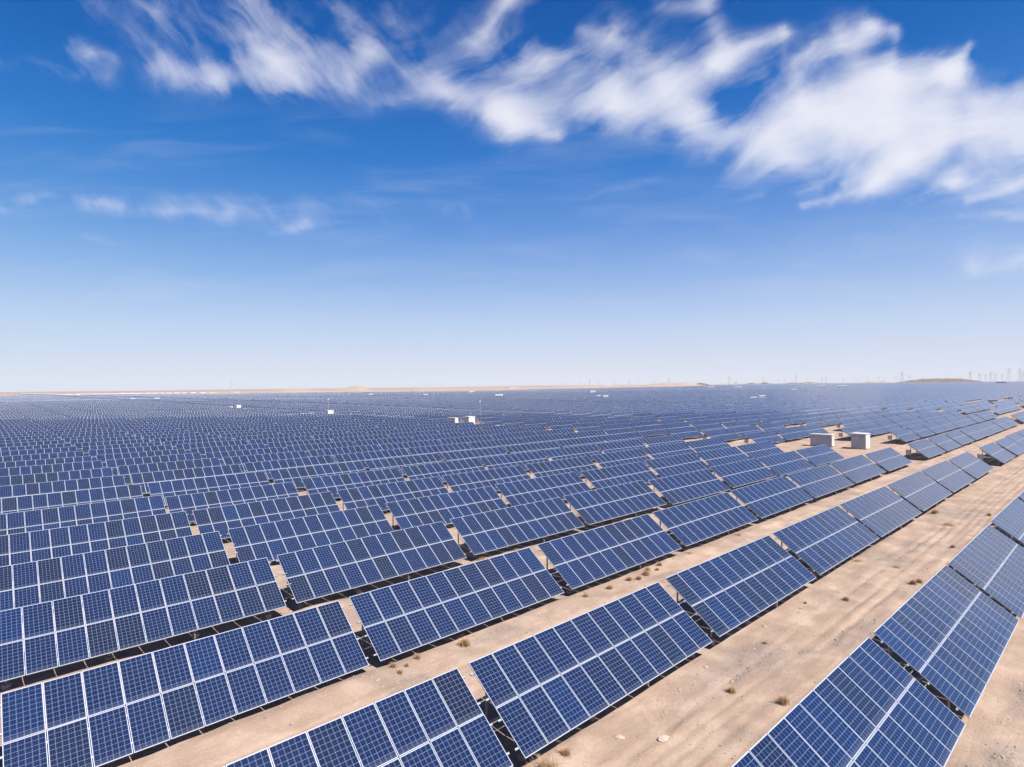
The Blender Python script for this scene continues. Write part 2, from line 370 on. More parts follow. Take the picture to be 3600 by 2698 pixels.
def gravel_f(x, y):
    n = vnoise(x / 3.1, y / 2.2, 31) + 0.5 * vnoise(x / 1.1, y / 0.9, 32)
    k = sstep(n, 0.10, 0.36) * 0.8
    k = k + 0.85 * np.exp(-(((x - 22.3) / 2.2) ** 2 + ((y - 11.6) / 0.9) ** 2))
    k = k + 0.85 * np.exp(-(((x - 17.8) / 1.6) ** 2 + ((y - 20.9) / 0.5) ** 2))
    k = k + 0.85 * sstep(y, 3.9, 2.6) * sstep(n, -0.35, 0.1)
    return np.clip(k, 0, 1)
def gh(x, y):
    x = np.asarray(x, float); y = np.asarray(y, float)
    h = base_h(x, y)
    near = 1 - sstep(np.hypot(x, y), 140, 260)
    h = h + near * (0.13 * vnoise(x / 2.6, y / 1.5, 7) + 0.07 * vnoise(x / 0.8, y / 0.7, 8) + 0.035 * vnoise(x / 0.33, y / 0.27, 18) * (0.3 + 1.6 * gravel_f(x, y)) + 0.10 * vnoise(x / 7, y / 6, 9))
    # spoil piled along the foot of each row
    ph = np.mod(y - 12.6 + 1.0, 8.53) - 1.0
    h = h + near * 0.16 * np.exp(-((ph + 0.1) / 0.55) ** 2) * sstep(vnoise(x / 3.3, y / 9, 14), -0.1, 0.3) * (y > 8)
    h = h - near * 0.045 * np.minimum(ruts(x, y), 1.1)
    return h

# ------------------------------------------------------------------ ground
def axis(lo, hi, step, segs, far, grow=1.09):
    pts = []
    v = lo
    while v < hi: pts.append(v); v += step
    for end, st in segs:
        while v < end: pts.append(v); v += st
    st = segs[-1][1] if segs else step
    while v < far: pts.append(v); st *= grow; v += st
    pts.append(far)
    v = lo; st = step; left = []
    while v > -far: st *= grow * 1.05; v -= st; left.append(max(v, -far))
    return np.array(left[::-1] + pts)
xs = axis(6.0, 46.0, 0.16, [(80, 0.28), (150, 0.6)], 7000)
ys = axis(-1.5, 23.5, 0.11, [(36, 0.2), (60, 0.4)], 7000)
GX, GY = np.meshgrid(xs, ys)
GZ = gh(GX, GY)
nx, ny = len(xs), len(ys)
co = np.stack([GX, GY, GZ], -1).reshape(-1, 3)
idx = np.arange(nx * ny).reshape(ny, nx)
fc = np.stack([idx[:-1, :-1], idx[:-1, 1:], idx[1:, 1:], idx[1:, :-1]], -1).reshape(-1, 4)
def np_mesh(name, co, fc, mats, smooth=False):
    me = bpy.data.meshes.new(name); nf = len(fc)
    me.vertices.add(len(co)); me.vertices.foreach_set('co', co.astype(np.float32).ravel())
    me.loops.add(nf * 4); me.loops.foreach_set('vertex_index', fc.astype(np.int32).ravel())
    me.polygons.add(nf); me.polygons.foreach_set('loop_start', np.arange(0, nf * 4, 4, dtype=np.int32))
    for mm in mats: me.materials.append(mm)
    me.polygons.foreach_set('use_smooth', np.full(nf, smooth, bool))
    me.update(calc_edges=True); return me
me = np_mesh('ground', co, fc, [SAND], True)
nearm = (np.hypot(GX, GY) < 300)
for nm, fn in (('rut', ruts), ('gravel', gravel_f)):
    a = me.attributes.new(nm, 'FLOAT', 'POINT')
    a.data.foreach_set('value', (fn(GX, GY) * nearm).astype(np.float32).ravel())
tag(link('ground', me), kind='structure')

# ------------------------------------------------------------------ solar tables
TILT = 0.618177; MW, ML, PITCH_M, GAPM = 0.992, 1.65, 1.0188, 0.02
TW, TL = 11 * MW + 10 * (PITCH_M - MW), 2 * ML + GAPM
HB = 0.50
cT, sT = math.cos(TILT), math.sin(TILT)
def laminate_mesh(frame):
    mb = MB(); lip = 0.009; h = 0.038
    mb.v += [(lip, lip, h - 0.003), (MW - lip, lip, h - 0.003), (MW - lip, ML - lip, h - 0.003), (lip, ML - lip, h - 0.003),
             (lip, lip, h - 0.010), (MW - lip, lip, h - 0.010), (MW - lip, ML - lip, h - 0.010), (lip, ML - lip, h - 0.010)]
    mb.f += [(0, 1, 2, 3), (7, 6, 5, 4)]; mb.mi += [0, 1]
    if frame: frame_geo(mb, 1)
    me = mb.data('solar_module', [PV, ALU])
    l = me.uv_layers.new(name='UVMap')
    for p in me.polygons:
        for li in p.loop_indices:
            c = me.vertices[me.loops[li].vertex_index].co; l.data[li].uv = (c.x / MW, c.y / ML)
    return me
def frame_geo(mb, mi=0):
    lip = 0.009; h = 0.038
    mb.box((0, 0, 0), (MW, lip, h), mi); mb.box((0, ML - lip, 0), (MW, ML, h), mi)
    mb.box((0, lip, 0), (lip, ML - lip, h), mi); mb.box((MW - lip, lip, 0), (MW, ML - lip, h), mi)
ME_LAM = laminate_mesh(False); ME_MOD = laminate_mesh(True)
_f = MB(); frame_geo(_f); ME_FRAME = _f.data('module_frame', [ALU])
TM = Matrix.Translation((0, 0, HB)) @ Matrix.Rotation(TILT, 4, 'X')
TM.translation += Vector((0, 0, 0))
PURL_W = (0.36, 1.30, 2.02, 2.96)
SUP_U = (0.45, 3.80, 7.15, 10.50)
FY, RY = 0.62, 2.32              # footing rows measured from the low edge
def zu(y, off=-0.11): return HB + y * math.tan(TILT) + off / cT
def mesh_of(fn, name, mt, smooth=False):
    mb = MB(); fn(mb); return mb.data(name, [mt], smooth)
ME_PURL = mesh_of(lambda b: (b.box((-0.13, -0.03, -0.055), (TW + 0.13, 0.03, -0.004)), b.box((-0.13, 0.012, -0.062), (TW + 0.13, 0.020, -0.0545))), 'purlin', STEEL)
ME_RAFT = mesh_of(lambda b: b.box((-0.03, 0.22, -0.155), (0.03, 3.10, -0.063)), 'rafter', STEEL)
ME_FPOST = mesh_of(lambda b: b.cyl((0, FY, 0.10), (0, FY, zu(FY, -0.15)), 0.038, n=8), 'post', STEEL)
ME_RPOST = mesh_of(lambda b: b.cyl((0, RY, 0.0), (0, RY, zu(RY, -0.15)), 0.042, n=8), 'post', STEEL)
ME_BRACE = mesh_of(lambda b: b.bar((0.045, RY - 0.02, 0.42), (0.045, 1.25, zu(1.25, -0.15)), 0.04), 'brace', STEEL)
ME_FOOT = mesh_of(lambda b: (b.cyl((0, 0, -0.25), (0, 0, 0.14), 0.16, 0.15, 16), b.cyl((0, 0, 0.14), (0, 0, 0.16), 0.15, 0.11, 16)), 'footing', CONC)
ME_TIE = mesh_of(lambda b: (b.cyl((0, 0, 0), (0.62, 0, 0), 0.011, n=6), b.box((0.56, -0.03, -0.02), (0.62, 0.03, 0.02))), 'tie_rod', STEEL)
ME_CBOX = mesh_of(lambda b: (b.box((-0.12, -0.32, 0.75), (0.12, 0.32, 1.45)), b.box((-0.15, -0.35, 1.45), (0.15, 0.35, 1.48)), b.box((-0.16, -0.24, 0.85), (-0.122, 0.24, 1.35))), 'combiner_box', BOXM)
def _sup(b):
    b.box((-0.03, 0.22, -0.155), (0.03, 3.10, -0.063), 0, TM)
    b.cyl((0, FY, 0.10), (0, FY, zu(FY, -0.15)), 0.04, n=6); b.cyl((0, RY, 0), (0, RY, zu(RY, -0.15)), 0.045, n=6)
    b.bar((0.045, RY - 0.02, 0.42), (0.045, 1.25, zu(1.25, -0.15)), 0.04)
ME_SUP = mesh_of(_sup, 'support_frame', STEEL)

# measured tables: row, column, X, Y (low edge, west corner), Z of that corner above the flat, slope along the row
MEAS = {(1,0):(0.32,12.64,.50,0),(1,1):(11.97,12.60,.52,.34),(1,2):(23.75,12.60,.61,0),(1,3):(35.52,12.61,.63,.18),(1,4):(46.92,12.55,.72,-.06),
 (1,5):(59.15,12.66,.65,.20),(1,6):(71.0,12.68,.68,-.1),(1,7):(83.6,12.75,.58,.15),
 (2,0):(0.42,21.40,.34,.08),(2,1):(12.03,21.25,.44,.11),(2,2):(23.88,21.26,.48,.2),(2,3):(35.85,21.40,.48,.02),(2,4):(47.5,21.35,.52,.3),(2,5):(59.1,21.31,.60,-.1),(2,6):(71.1,21.40,.56,.3),(2,7):(83.9,21.5,.50,.05),
 (3,0):(0.23,29.59,.58,-.08),(3,1):(12.02,29.76,.52,.15),(3,2):(23.92,29.86,.55,-.04),(3,3):(35.51,29.80,.58,.12),
 (0,1):(11.72,3.87,.82,.03),(0,2):(23.41,3.85,.85,-.12),(0,3):(34.9,3.80,.86,0),
 (4,0):(0.18,38.05,.50,0),(4,1):(12.03,38.44,.43,0),(4,2):(23.92,38.5,.44,-.1),(4,3):(35.29,38.2,.57,0),(5,1):(11.95,46.8,.42,0),(5,2):(23.83,47.0,.40,0),(5,3):(35.34,46.7,.46,.05),(6,1):(11.79,54.96,.37,0)}
CP = 11.80
def row_y(r):
    return 3.86 if r == 0 else 12.62 + (r - 1) * 8.53
def pads(x, y):                       # clearings round the inverter cabins
    for (a, b2, c, d) in PADS:
        if x + TW > a and x < b2 and y + 2.7 > c and y < d: return True
    return False
PADS = [(100, 112, 129, 147),
        (86, 104, 207, 222), (98, 113, 330, 344), (102, 116, 446, 458), (92, 112, 552, 572), (292, 308, 336, 348), (296, 312, 446, 457),
        (288, 304, 531, 544), (320, 334, 255, 265), (382, 406, 176, 186), (357, 382, 44, 56), (395, 414, 44, 50), (479, 492, 392, 402), (60, 82, 300, 306), (88, 104, 262, 266)]
def field_limit(px):                  # how far the field reaches, by bearing
    return float(np.interp(px, [-400, 0, 500, 800, 1200, 1500, 1740, 2000, 2400, 2650, 2900, 3300, 3700, 4200],
                           [1500, 1500, 1500, 1400, 1180, 1080, 1250, 1400, 1650, 2300, 2900, 2700, 2900, 2900]))
def row_slots(r):                     # block number and west corner of every table of a row, with the tracks between blocks
    out = [(0, 0.3 + CP * i) for i in range(8)]
    if r <= 2: segs = [(102.4 if r else 102.4, 8), (204, 8)]
    elif r <= 4: segs = [(126.4, 9), (249, 5), (317, 6)]
    else: segs = [(103.6, 3), (151.5, 8), (253, 8)]
    bk = 1
    for x0, n_ in segs:
        out += [(bk, x0 + CP * i) for i in range(n_)]; bk += 1
    x0 = out[-1][1] + CP + 7.4
    while x0 < 3000:
        out += [(bk, x0 + CP * i) for i in range(8)]; bk += 1; x0 += CP * 8 + 7.4
    return out
tables = []
HALF = math.tan(R(46))
rr = 0
while True:
    y = row_y(rr)
    if y > 1750: break
    xmax = y * 0 + 3000
    for k, (blk, x) in enumerate(row_slots(rr)):
        X, Yy, z, sl = x, y, None, 0.0
        if (rr, k) in MEAS and blk == 0:
            X, Yy, z, sl = MEAS[(rr, k)]
        if rr in (3, 4) and X > 246: Yy += 2.3
        cxm, cym = X + 5.6, Yy + 1.3
        dep = cxm * CF[0] + cym * CF[1]; lat = cxm * CR[0] + cym * CR[1]
        ok = dep > 2 and abs(lat) < dep * HALF + 14
        if ok:
            pxx = 1800 + F_PX * lat / dep
            if math.hypot(cxm, cym) > field_limit(pxx): ok = False
        if rr == 0 and k == 0: ok = True
        if pads(X, Yy): ok = False
        if rr in (66, 118, 160): ok = False       # service lanes running east-west
        if ok: tables.append([dep, rr, k, blk, X, Yy, z, sl])
        if dep > 0 and lat > dep * HALF + 40: break
    rr += 1
tables.sort()
def in_frame(t):
    cs = []
    for ax, ay, az in ((0, 0, .5), (TW, 0, .5), (0, 2.7, 2.4), (TW, 2.7, 2.4)):
        p = px_of(t[4] + ax, t[5] + ay, az)
        if p[2] > 1: cs.append(p)
    if len(cs) < 2: return False
    return any(-5 < c[0] < 3605 and c[1] < 2705 for c in cs)
vis = [t for t in tables if in_frame(t)]
hero = vis[:300]
hs = set((t[1], t[2]) for t in hero)
rest = [t for t in tables if (t[1], t[2]) not in hs]
ORD = ['zeroth', 'first', 'second', 'third', 'fourth', 'fifth', 'sixth', 'seventh', 'eighth', 'ninth', 'tenth', 'eleventh', 'twelfth', 'thirteenth', 'fourteenth',
       'fifteenth', 'sixteenth', 'seventeenth', 'eighteenth', 'nineteenth', 'twentieth', 'twenty-first', 'twenty-second', 'twenty-third', 'twenty-fourth', 'twenty-fifth',
       'twenty-sixth', 'twenty-seventh', 'twenty-eighth', 'twenty-ninth', 'thirtieth', 'thirty-first', 'thirty-second', 'thirty-third', 'thirty-fourth', 'thirty-fifth']
# order inside row and block, from the left of the photo
order = {}
for t in sorted(vis, key=lambda t: (t[1], t[3], t[4])):
    kk = (t[1], t[3]); order.setdefault(kk, []).append((t[1], t[2]))
trnd = random.Random(5)
seats = {}
for hi, t in enumerate(hero):
    dep, r2, k, blk, X, Y, z, sl = t
    if z is None:
        z = float(base_h(X + 5.6, Y + 1)) + HB + trnd.uniform(-0.05, 0.05); sl = trnd.uniform(-0.22, 0.22); X += trnd.uniform(-0.12, 0.12); Y += trnd.uniform(-0.08, 0.08)
    t[4], t[5] = X, Y
    root = bpy.data.objects.new('solar_table', None); COL.objects.link(root)
    root.location = (X, Y, z - HB); root.rotation_euler = (0, -R(sl), 0); root.empty_display_size = 0.3
    ix = order[(r2, blk)].index((r2, k)) + 1
    where = {0: 'from the left', 1: 'past the first cross track', 2: 'past the second cross track', 3: 'past the third cross track'}.get(blk, 'past the fourth cross track')
    lead = 'blue solar table, '
    if blk == 0: lab = f'{lead}{ORD[ix]} from the left in the {ORD[r2 + 1]} row from the front'
    else: lab = f'{lead}{ORD[ix]} {where} in the {ORD[r2 + 1]} row from the front'
    tag(root, lab, 'solar table', 'tilted solar tables standing in long rows')
    detail = hi < 70
    for j in range(2):
        for i in range(11):
            jit = Matrix.Rotation(trnd.gauss(0, 0.0022), 4, 'X') @ Matrix.Rotation(trnd.gauss(0, 0.0022), 4, 'Y')
            M = TM @ Matrix.Translation((i * PITCH_M, j * (ML + GAPM), trnd.uniform(0, .002))) @ jit
            mo = link('solar_module', ME_LAM if detail else ME_MOD, root, M)
            if detail: link('module_frame', ME_FRAME, mo)
    for w in PURL_W: link('purlin', ME_PURL, root, TM @ Matrix.Translation((0, w, 0)))
    for u in SUP_U:
        T0 = Matrix.Translation((u, 0, 0))
        if detail:
            link('rafter', ME_RAFT, root, T0 @ TM); link('post', ME_FPOST, root, T0); link('post', ME_RPOST, root, T0); link('brace', ME_BRACE, root, T0)
        else:
            link('support_frame', ME_SUP, root, T0)
        if hi < 150:
            link('footing', ME_FOOT, root, Matrix.Translation((u, FY, 0))); link('footing', ME_FOOT, root, Matrix.Translation((u, RY, -0.05)))
    last = not any(abs(q[1] - (X + CP)) < 1.5 for q in row_slots(r2))
    first = not any(abs(q[1] - (X - CP)) < 1.5 for q in row_slots(r2))
    if hi < 60 and not last:
        for w in (1.30, 2.02): link('tie_rod', ME_TIE, root, TM @ Matrix.Translation((TW + 0.06, w + 0.02, -0.03)))
    if (first and blk > 0) or (k % 8 == 5 and (r2 % 3 == 1)):
        cb = link('combiner_box', ME_CBOX, root, Matrix.Translation((0.36 if first else 0.0, RY + 0.25, 0)))

# the rest of the field: thousands of further tables
n = len(rest)
TX = np.array([t[4] for t in rest]) + rng.uniform(-.12, .12, n); TY = np.array([t[5] for t in rest]) + rng.uniform(-.08, .08, n)
TZ = base_h(TX + 5.6, TY + 1) + HB + rng.uniform(-.05, .05, n)
SL = rng.uniform(-.004, .004, n); DT = TILT + rng.normal(0, 0.006, n)
def slab(u0, u1, w0, w1, t0, t1):
    P8 = []
    for tt in (t0, t1):
        for (a, b2) in ((u0, w0), (u1, w0), (u1, w1), (u0, w1)):
            P8.append(np.stack([TX + a, TY + b2 * np.cos(DT) - tt * np.sin(DT), TZ + b2 * np.sin(DT) + tt * np.cos(DT) + a * SL], -1))
    return np.stack(P8, 1)
V1 = slab(0, TW, 0, TL, 0, 0.038).reshape(-1, 3)
F8 = np.array([(4, 5, 6, 7), (3, 2, 1, 0), (0, 1, 5, 4), (1, 2, 6, 5), (2, 3, 7, 6), (3, 0, 4, 7)])
FC = (np.arange(n)[:, None, None] * 8 + F8[None]).reshape(-1, 4)
Vs, Fs = [V1], [FC]; MI = [np.tile([0, 1, 1, 1, 1, 1], n)]
near = np.where(np.hypot(TX, TY) < 420)[0]
off = len(V1)
for u in SUP_U:
    for (py, top) in ((FY, zu(FY, -.06) - HB), (RY, zu(RY, -.06) - HB)):
        q8 = []
        for zt in (0, 1):
            for a, b2 in ((-.05, -.05), (.05, -.05), (.05, .05), (-.05, .05)):
                q8.append(np.stack([TX[near] + u + a, TY[near] + py + b2, (TZ[near] - HB - .05) if zt == 0 else TZ[near] + top], -1))
        q8 = np.stack(q8, 1).reshape(-1, 3); Vs.append(q8)
        Fs.append((np.arange(len(near))[:, None, None] * 8 + F8[None]).reshape(-1, 4) + off); off += len(q8)
        MI.append(np.full(len(near) * 6, 2))
me = np_mesh('solar_field', np.concatenate(Vs), np.concatenate(Fs), [PVF, ALU, STEEL])
me.polygons.foreach_set('material_index', np.concatenate(MI).astype(np.int32))
uvl = me.uv_layers.new(name='UVMap')
uva = np.zeros((len(me.loops), 2), np.float32)
ids = (np.arange(n) * 7) % 997
quad = np.array([(0, 0), (11, 0), (11, 2), (0, 2)], np.float32) * 0.99999
uvb = np.zeros((n, 6, 4, 2), np.float32); uvb[:, 0] = quad[None]; uvb[:, 0, :, 0] += (ids * 13)[:, None]
uva[:n * 24] = uvb.reshape(-1, 2)
uvl.data.foreach_set('uv', uva.ravel())
tag(link('solar_field', me), 'thousands of small blue solar tables filling the plain behind the nearer rows', 'solar field', kind='stuff')
print('tables', len(tables), 'hero', len(hero), 'max hero depth', hero[-1][0], 'objects', len(bpy.data.objects))

# ------------------------------------------------------------------ inverter cabins
def cabin_set(name, lx, ly, h, style):
    """lx along X, ly along Y; origin at the south-west bottom corner"""
    parts = []
    b1 = MB(); b1.box((0, 0, 0.12), (lx, ly, h)); parts.append(('body', b1.data('body', [GREY if style != 'white' else WHITE])))
    # sunlit south end: brightness put into a whiter panel over the shade-grey body
    b2 = MB(); b2.box((0.03, -0.03, 0.14), (lx - 0.03, -0.003, h - 0.06))
    for i in range(1, int(lx / 0.4)): b2.box((i * 0.4, -0.045, 0.2), (i * 0.4 + 0.03, -0.031, h - 0.12))
    parts.append(('lit_end_panel', b2.data('lit_end_panel', [WHITE])))
    b3 = MB(); b3.box((-0.08, -0.1, h), (lx + 0.1, ly + 0.08, h + 0.09)); b3.box((0.15, 0.15, h + 0.09), (lx - 0.15, ly - 0.15, h + 0.13))
    parts.append(('roof', b3.data('roof', [WHITE])))
    b4 = MB(); b4.box((-0.12, -0.15, -0.3), (lx + 0.12, ly + 0.12, 0.12)); parts.append(('plinth', b4.data('plinth', [CONC])))
    nd = 2 if ly < 3 else 3
    doors = []
    for i in range(nd):
        y0 = 0.10 + i * (ly - 0.2) / nd; y1 = 0.10 + (i + 1) * (ly - 0.2) / nd - 0.06
        d = MB(); d.box((-0.035, y0, 0.22), (-0.003, y1, h - 0.14)); dm = d.data('door', [GREY])
        hd = MB(); hd.box((-0.075, y0 + 0.10, h * 0.55), (-0.036, y0 + 0.16, h * 0.55 + 0.22))
        hd.box((-0.055, (y0 + y1) / 2 - 0.2, h - 0.45), (-0.036, (y0 + y1) / 2 + 0.2, h - 0.36))
        doors.append((dm, hd.data('handle', [SEAM])))
    s = MB(); yy = ly - (ly - 0.2) / nd * 0.75; s.box((-0.052, yy - 0.35, h * 0.55), (-0.037, yy + 0.35, h * 0.80))
    ss = MB()
    for i in range(3): ss.box((-0.062, yy - 0.27, h * 0.59 + i * 0.16), (-0.053, yy + 0.27, h * 0.59 + i * 0.16 + 0.06))
    return parts, doors, (s.data('sign', [WHITE]), ss.data('sign_lettering', [REDP]))
_hood = MB()
for i in range(7):
    t0, t1 = math.pi / 2 * i / 7, math.pi / 2 * (i + 1) / 7
    a = Vector((0.42 * math.sin(t0), 0.42 * math.cos(t0))); b2 = Vector((0.42 * math.sin(t1), 0.42 * math.cos(t1)))
    iV = len(_hood.v)
    for yv in (0, 1.1):
        for p, s_ in ((a, 1), (b2, 1), (b2, .93), (a, .93)): _hood.v.append((p.x * s_, yv, p.y * s_))
    for f in ((0, 1, 5, 4), (2, 3, 7, 6), (1, 2, 6, 5), (3, 0, 4, 7), (0, 3, 2, 1), (4, 5, 6, 7)): _hood.f.append(tuple(iV + k for k in f)); _hood.mi.append(0)
ME_HOOD = _hood.data('vent_hood', [WHITE])
CABS = {'tall': cabin_set('t', 2.3, 2.3, 2.6, 'g'), 'long': cabin_set('l', 1.25, 3.7, 2.1, 'g')}
CAB_DIM = {'tall': (2.3, 2.3, 2.6), 'long': (1.25, 3.7, 2.1)}
def cabin(kind, x, y, label, hood=False, simple=False):
    parts, doors, sign = CABS[kind]
    root = bpy.data.objects.new('inverter_cabin', None); COL.objects.link(root)
    root.location = (x, y, float(base_h(x, y)) + 0.02)
    tag(root, label, 'equipment cabin', 'equipment cabins standing among the solar rows')
    for nm, me in parts:
        link(nm, me, root)
    if not simple:
        for dm, hm in doors:
            d = link('door', dm, root); link('handle', hm, d)
        s = link('sign', sign[0], root); link('sign_lettering', sign[1], s)
    if hood:
        lx, ly, h = CAB_DIM[kind]
        link('vent_hood', ME_HOOD, root, Matrix.Translation((lx - 0.02, 0.4, h - 0.36)))
    return root
cabin('tall', 113.0, 32.4, 'tall grey and white equipment cabin on open sand, right of the lower long one', hood=True)
cabin('long', 113.5, 38.0, 'long low grey and white cabin on open sand behind the end of a row')
cabin('tall', 105.2, 133.3, 'squarish white cabin mid field, right one of the pair beside a thin mast', hood=True)
cabin('long', 104.6, 139.2, 'pinkish grey cabin mid field, left one of the pair beside a thin mast')
cabin('tall', 101.0, 217.5, 'small white cabin left of centre, behind its partner among blue rows', hood=True, simple=True)
cabin('long', 91.0, 209.5, 'small pale cabin left of centre, in front of its partner', simple=True)
cabin('tall', 103.5, 336.5, 'white cabin far left of centre beside a bare sandy strip', simple=True)
cabin('long', 99.5, 334.0, 'low pale cabin touching the white one by the bare sandy strip', simple=True)
cabin('long', 361.0, 46.8, 'long dark grey cabin in a sandy clearing near the right edge', simple=False)
cabin('tall', 397.0, 45.0, 'dark grey cabin cut by the right edge of the photo', hood=True)

def shed(x, y, lx, ly, h, label, name='shed', group='small white buildings far across the field', face=WHITE, rot=0.0, roofm=WHITE):
    root = bpy.data.objects.new(name, None); COL.objects.link(root); root.location = (x, y, float(base_h(x, y))); root.rotation_euler = (0, 0, rot)
    b1 = MB(); b1.box((-lx / 2, -ly / 2, -0.5), (lx / 2, ly / 2, h)); link('wall', b1.data('wall', [face]), root)
    b2 = MB(); i = 0
    o = 0.12
    b2.v += [(-lx / 2 - o, -ly / 2 - o, h), (lx / 2 + o, -ly / 2 - o, h), (lx / 2 + o, ly / 2 + o, h), (-lx / 2 - o, ly / 2 + o, h), (-lx / 2 - o, 0, h + ly * 0.06 + .1), (lx / 2 + o, 0, h + ly * 0.06 + .1)]
    b2.f += [(0, 1, 5, 4), (2, 3, 4, 5), (0, 4, 3), (1, 2, 5), (3, 2, 1, 0)]; b2.mi += [0] * 5
    link('roof', b2.data('roof', [roofm]), root)
    tag(root, label, 'building', group); return root
# (photo x, y of base, width m, depth m, height m, description)
SHEDS = [
 (467,1412,4,3,2.6,'tiny white cabin at far left, left one of two above the blue rows'),
 (552,1412,4.6,3,3.0,'tiny white cabin at far left, right one of two above the blue rows'),
 (668,1418,6,3,2.0,'flat white cabin at far left, low among blue rows'),
 (1305,1396,5.5,4,2.6,'tiny white cabin far behind, left of centre, leftmost of three in line'),
 (1497,1397,5.5,4,2.6,'tiny white cabin far behind, middle of three in line left of centre'),
 (1755,1401,7,5,3.2,'tiny white cabin far behind, rightmost of three in line near centre'),
 (1658,1385,8,5,3,'tiny pale cabin just under the sandy strip near centre'),
 (2085,1387,7,5,3.5,'tiny pale cabin far off, upper one just right of centre'),
 (2105,1403,3,3,2.6,'white square cabin far off, right one of a pair right of centre'),
 (2130,1407,3.6,3,3.2,'bright white cabin with dark door far off right of centre'),
 (2650,1409,3.8,3,2.2,'low greyish cabin, left one of the pair above the right rows'),
 (2680,1406,3.6,3,2.8,'white cabin, right one of the pair above the right rows'),
 (2502,1370,14,6,3.6,'white ended brown shed below the dunes, left of two'),
 (2594,1370,14,6,3.6,'white ended brown shed below the dunes, right of two'),
 (2838,1361,12,6,4,'small brown and white shed near horizon, leftmost on the right side'),
 (2860,1361,10,6,4,'small white shed near horizon touching the leftmost brown one'),
 (2888,1371,14,6,4.6,'largest brown and white shed near the right horizon'),
 (2960,1368,16,6,3.6,'wide brown and white shed right of the largest one'),
 (2790,1379,7,4,2.2,'low pale cabin half hidden in pale blue rows at right'),
 (3180,1357,5,5,4.5,'white domed hut at the left foot of the brown hill'),
 (3194,1356,5,5,4.5,'second white hut at the left foot of the brown hill'),
 (3520,1358,18,8,6,'brown and white shed near horizon right of the brown hill'),
 (2545,1355,20,10,5.5,'white hall on the skyline, left of the tall white block'),
 (2560,1355,12,12,8,'low white hall just left of the tall white block'),
 (2584,1355,13,11,13,'tall white block on the skyline beside a pylon'),
 (1815,1370,36,12,4.0,'long white hall on the sandy strip right of centre'),
 (2140,1362,30,12,4,'long white hall before the distant dunes, right of centre'),
 (2500,1355,22,10,4,'pinkish white hall below the dunes on the skyline')]
for i, (px, py, w, dd, h, lab) in enumerate(SHEDS):
    x, y = ground_at(px, py)
    if math.hypot(x, y) > 2700: s_ = 2700 / math.hypot(x, y); x *= s_; y *= s_
    shed(x, y, w, dd, h, lab, face=WHITE if i not in (12, 13, 14, 16, 17, 21) else GREY, rot=math.atan2(y, x) - math.pi / 2)
# the village of long white sheds at the far left
vx = [(222,1388,18),(238,1388,10),(270,1388,10),(284,1388,10),(300,1387,12),(320,1387,20),(345,1388,22),(363,1389,16),(382,1389,18),(404,1389,16),(426,1389,18),(452,1389,18),(480,1389,20),(510,1389,22),(543,1389,26),
      (436,1384,14),(465,1384,12),(492,1385,14),(522,1383,12),(548,1385,14),(572,1385,12),(595,1385,18),(622,1384,16),(648,1384,14),(680,1383,16),(715,1384,16),(748,1386,20),(757,1384,20),(800,1385,20),(818,1387,14),(834,1382,14)]
sxs = sorted(range(len(vx)), key=lambda i: vx[i][0])
for rank, i in enumerate(sxs):
    px, py, w = vx[i]
    x, y = ground_at(px, py - 2.2, 0)
    s_ = 1560 / math.hypot(x, y); x *= s_; y *= s_
    x2, y2 = ground_at(px, py); 
    y_off = (1390 - py) * 22
    x, y = x * (1 + y_off / 1560), y * (1 + y_off / 1560)
    shed(x, y, w * 0.72, 8, 2.4, f'small white shed in the far left line, {ORD[rank + 1]} from the left', group='line of white sheds at the far left of the field', rot=math.atan2(y, x) - math.pi / 2)
# long white roofed run at the far left
a = np.array(ground_at(72, 1388)); b2 = np.array(ground_at(250, 1394))
mid = (a + b2) / 2; L = np.hypot(*(b2 - a))
shed(mid[0], mid[1], L, 9, 3.4, 'very long low white roof slanting across the far left of the field', name='long_shed', group=None, rot=math.atan2(b2[1] - a[1], b2[0] - a[0]))

# ------------------------------------------------------------------ dunes and hills
def hill(name, px0, px1, dist, height, depth, mt, seed, prof=1.0, base=0.0, rough=0.12, lump=1.0, crest=1.0):
    """a ridge seen between two photo bearings, at a distance, a real mound with depth"""
    nu, nv = 90, 26; height *= crest
    co = []
    for i in range(nu):
        t = i / (nu - 1); px = px0 + (px1 - px0) * t
        v = ray(px, 1350); a0 = math.atan2(v[1], v[0])
        for j in range(nv):
            s_ = j / (nv - 1); dd = dist + (s_ - 0.5) * depth
            x, y = dd * math.cos(a0), dd * math.sin(a0)
            e = (math.sin(math.pi * t) ** prof) * (math.sin(math.pi * s_) ** 1.2)
            nz = 0.8 + 1.1 * lump * float(vnoise(np.array(t * 6 + seed), np.array(s_ * 2.0), seed)) + rough * float(vnoise(np.array(t * 30), np.array(s_ * 8.0), seed + 3))
            co.append((x, y, float(base_h(x, y)) + base - 0.8 + (height + 0.8) * e * max(nz, 0.15)))
    idx = np.arange(nu * nv).reshape(nu, nv)
    fc = np.stack([idx[:-1, :-1], idx[1:, :-1], idx[1:, 1:], idx[:-1, 1:]], -1).reshape(-1, 4)
    o = link(name, np_mesh(name, np.array(co), fc, [mt], True)); tag(o, kind='structure'); return o
hill('dune', 640, 1420, 1290, 7.5, 240, DUNE, 1, 0.5)
hill('dune', 1080, 1440, 1330, 12.0, 200, DUNE, 2, 0.8)
hill('dune', 1330, 1960, 1270, 5.0, 200, DUNE, 3, 0.4)
hill('dune', 1430, 1500, 1500, 8.0, 200, DUNE, 12, 0.8)
hill('dune', 1760, 2180, 1620, 8.5, 260, DUNE, 4, 0.6)
hill('dune', 1980, 2150, 1800, 9.5, 260, DUNE, 5, 0.8)
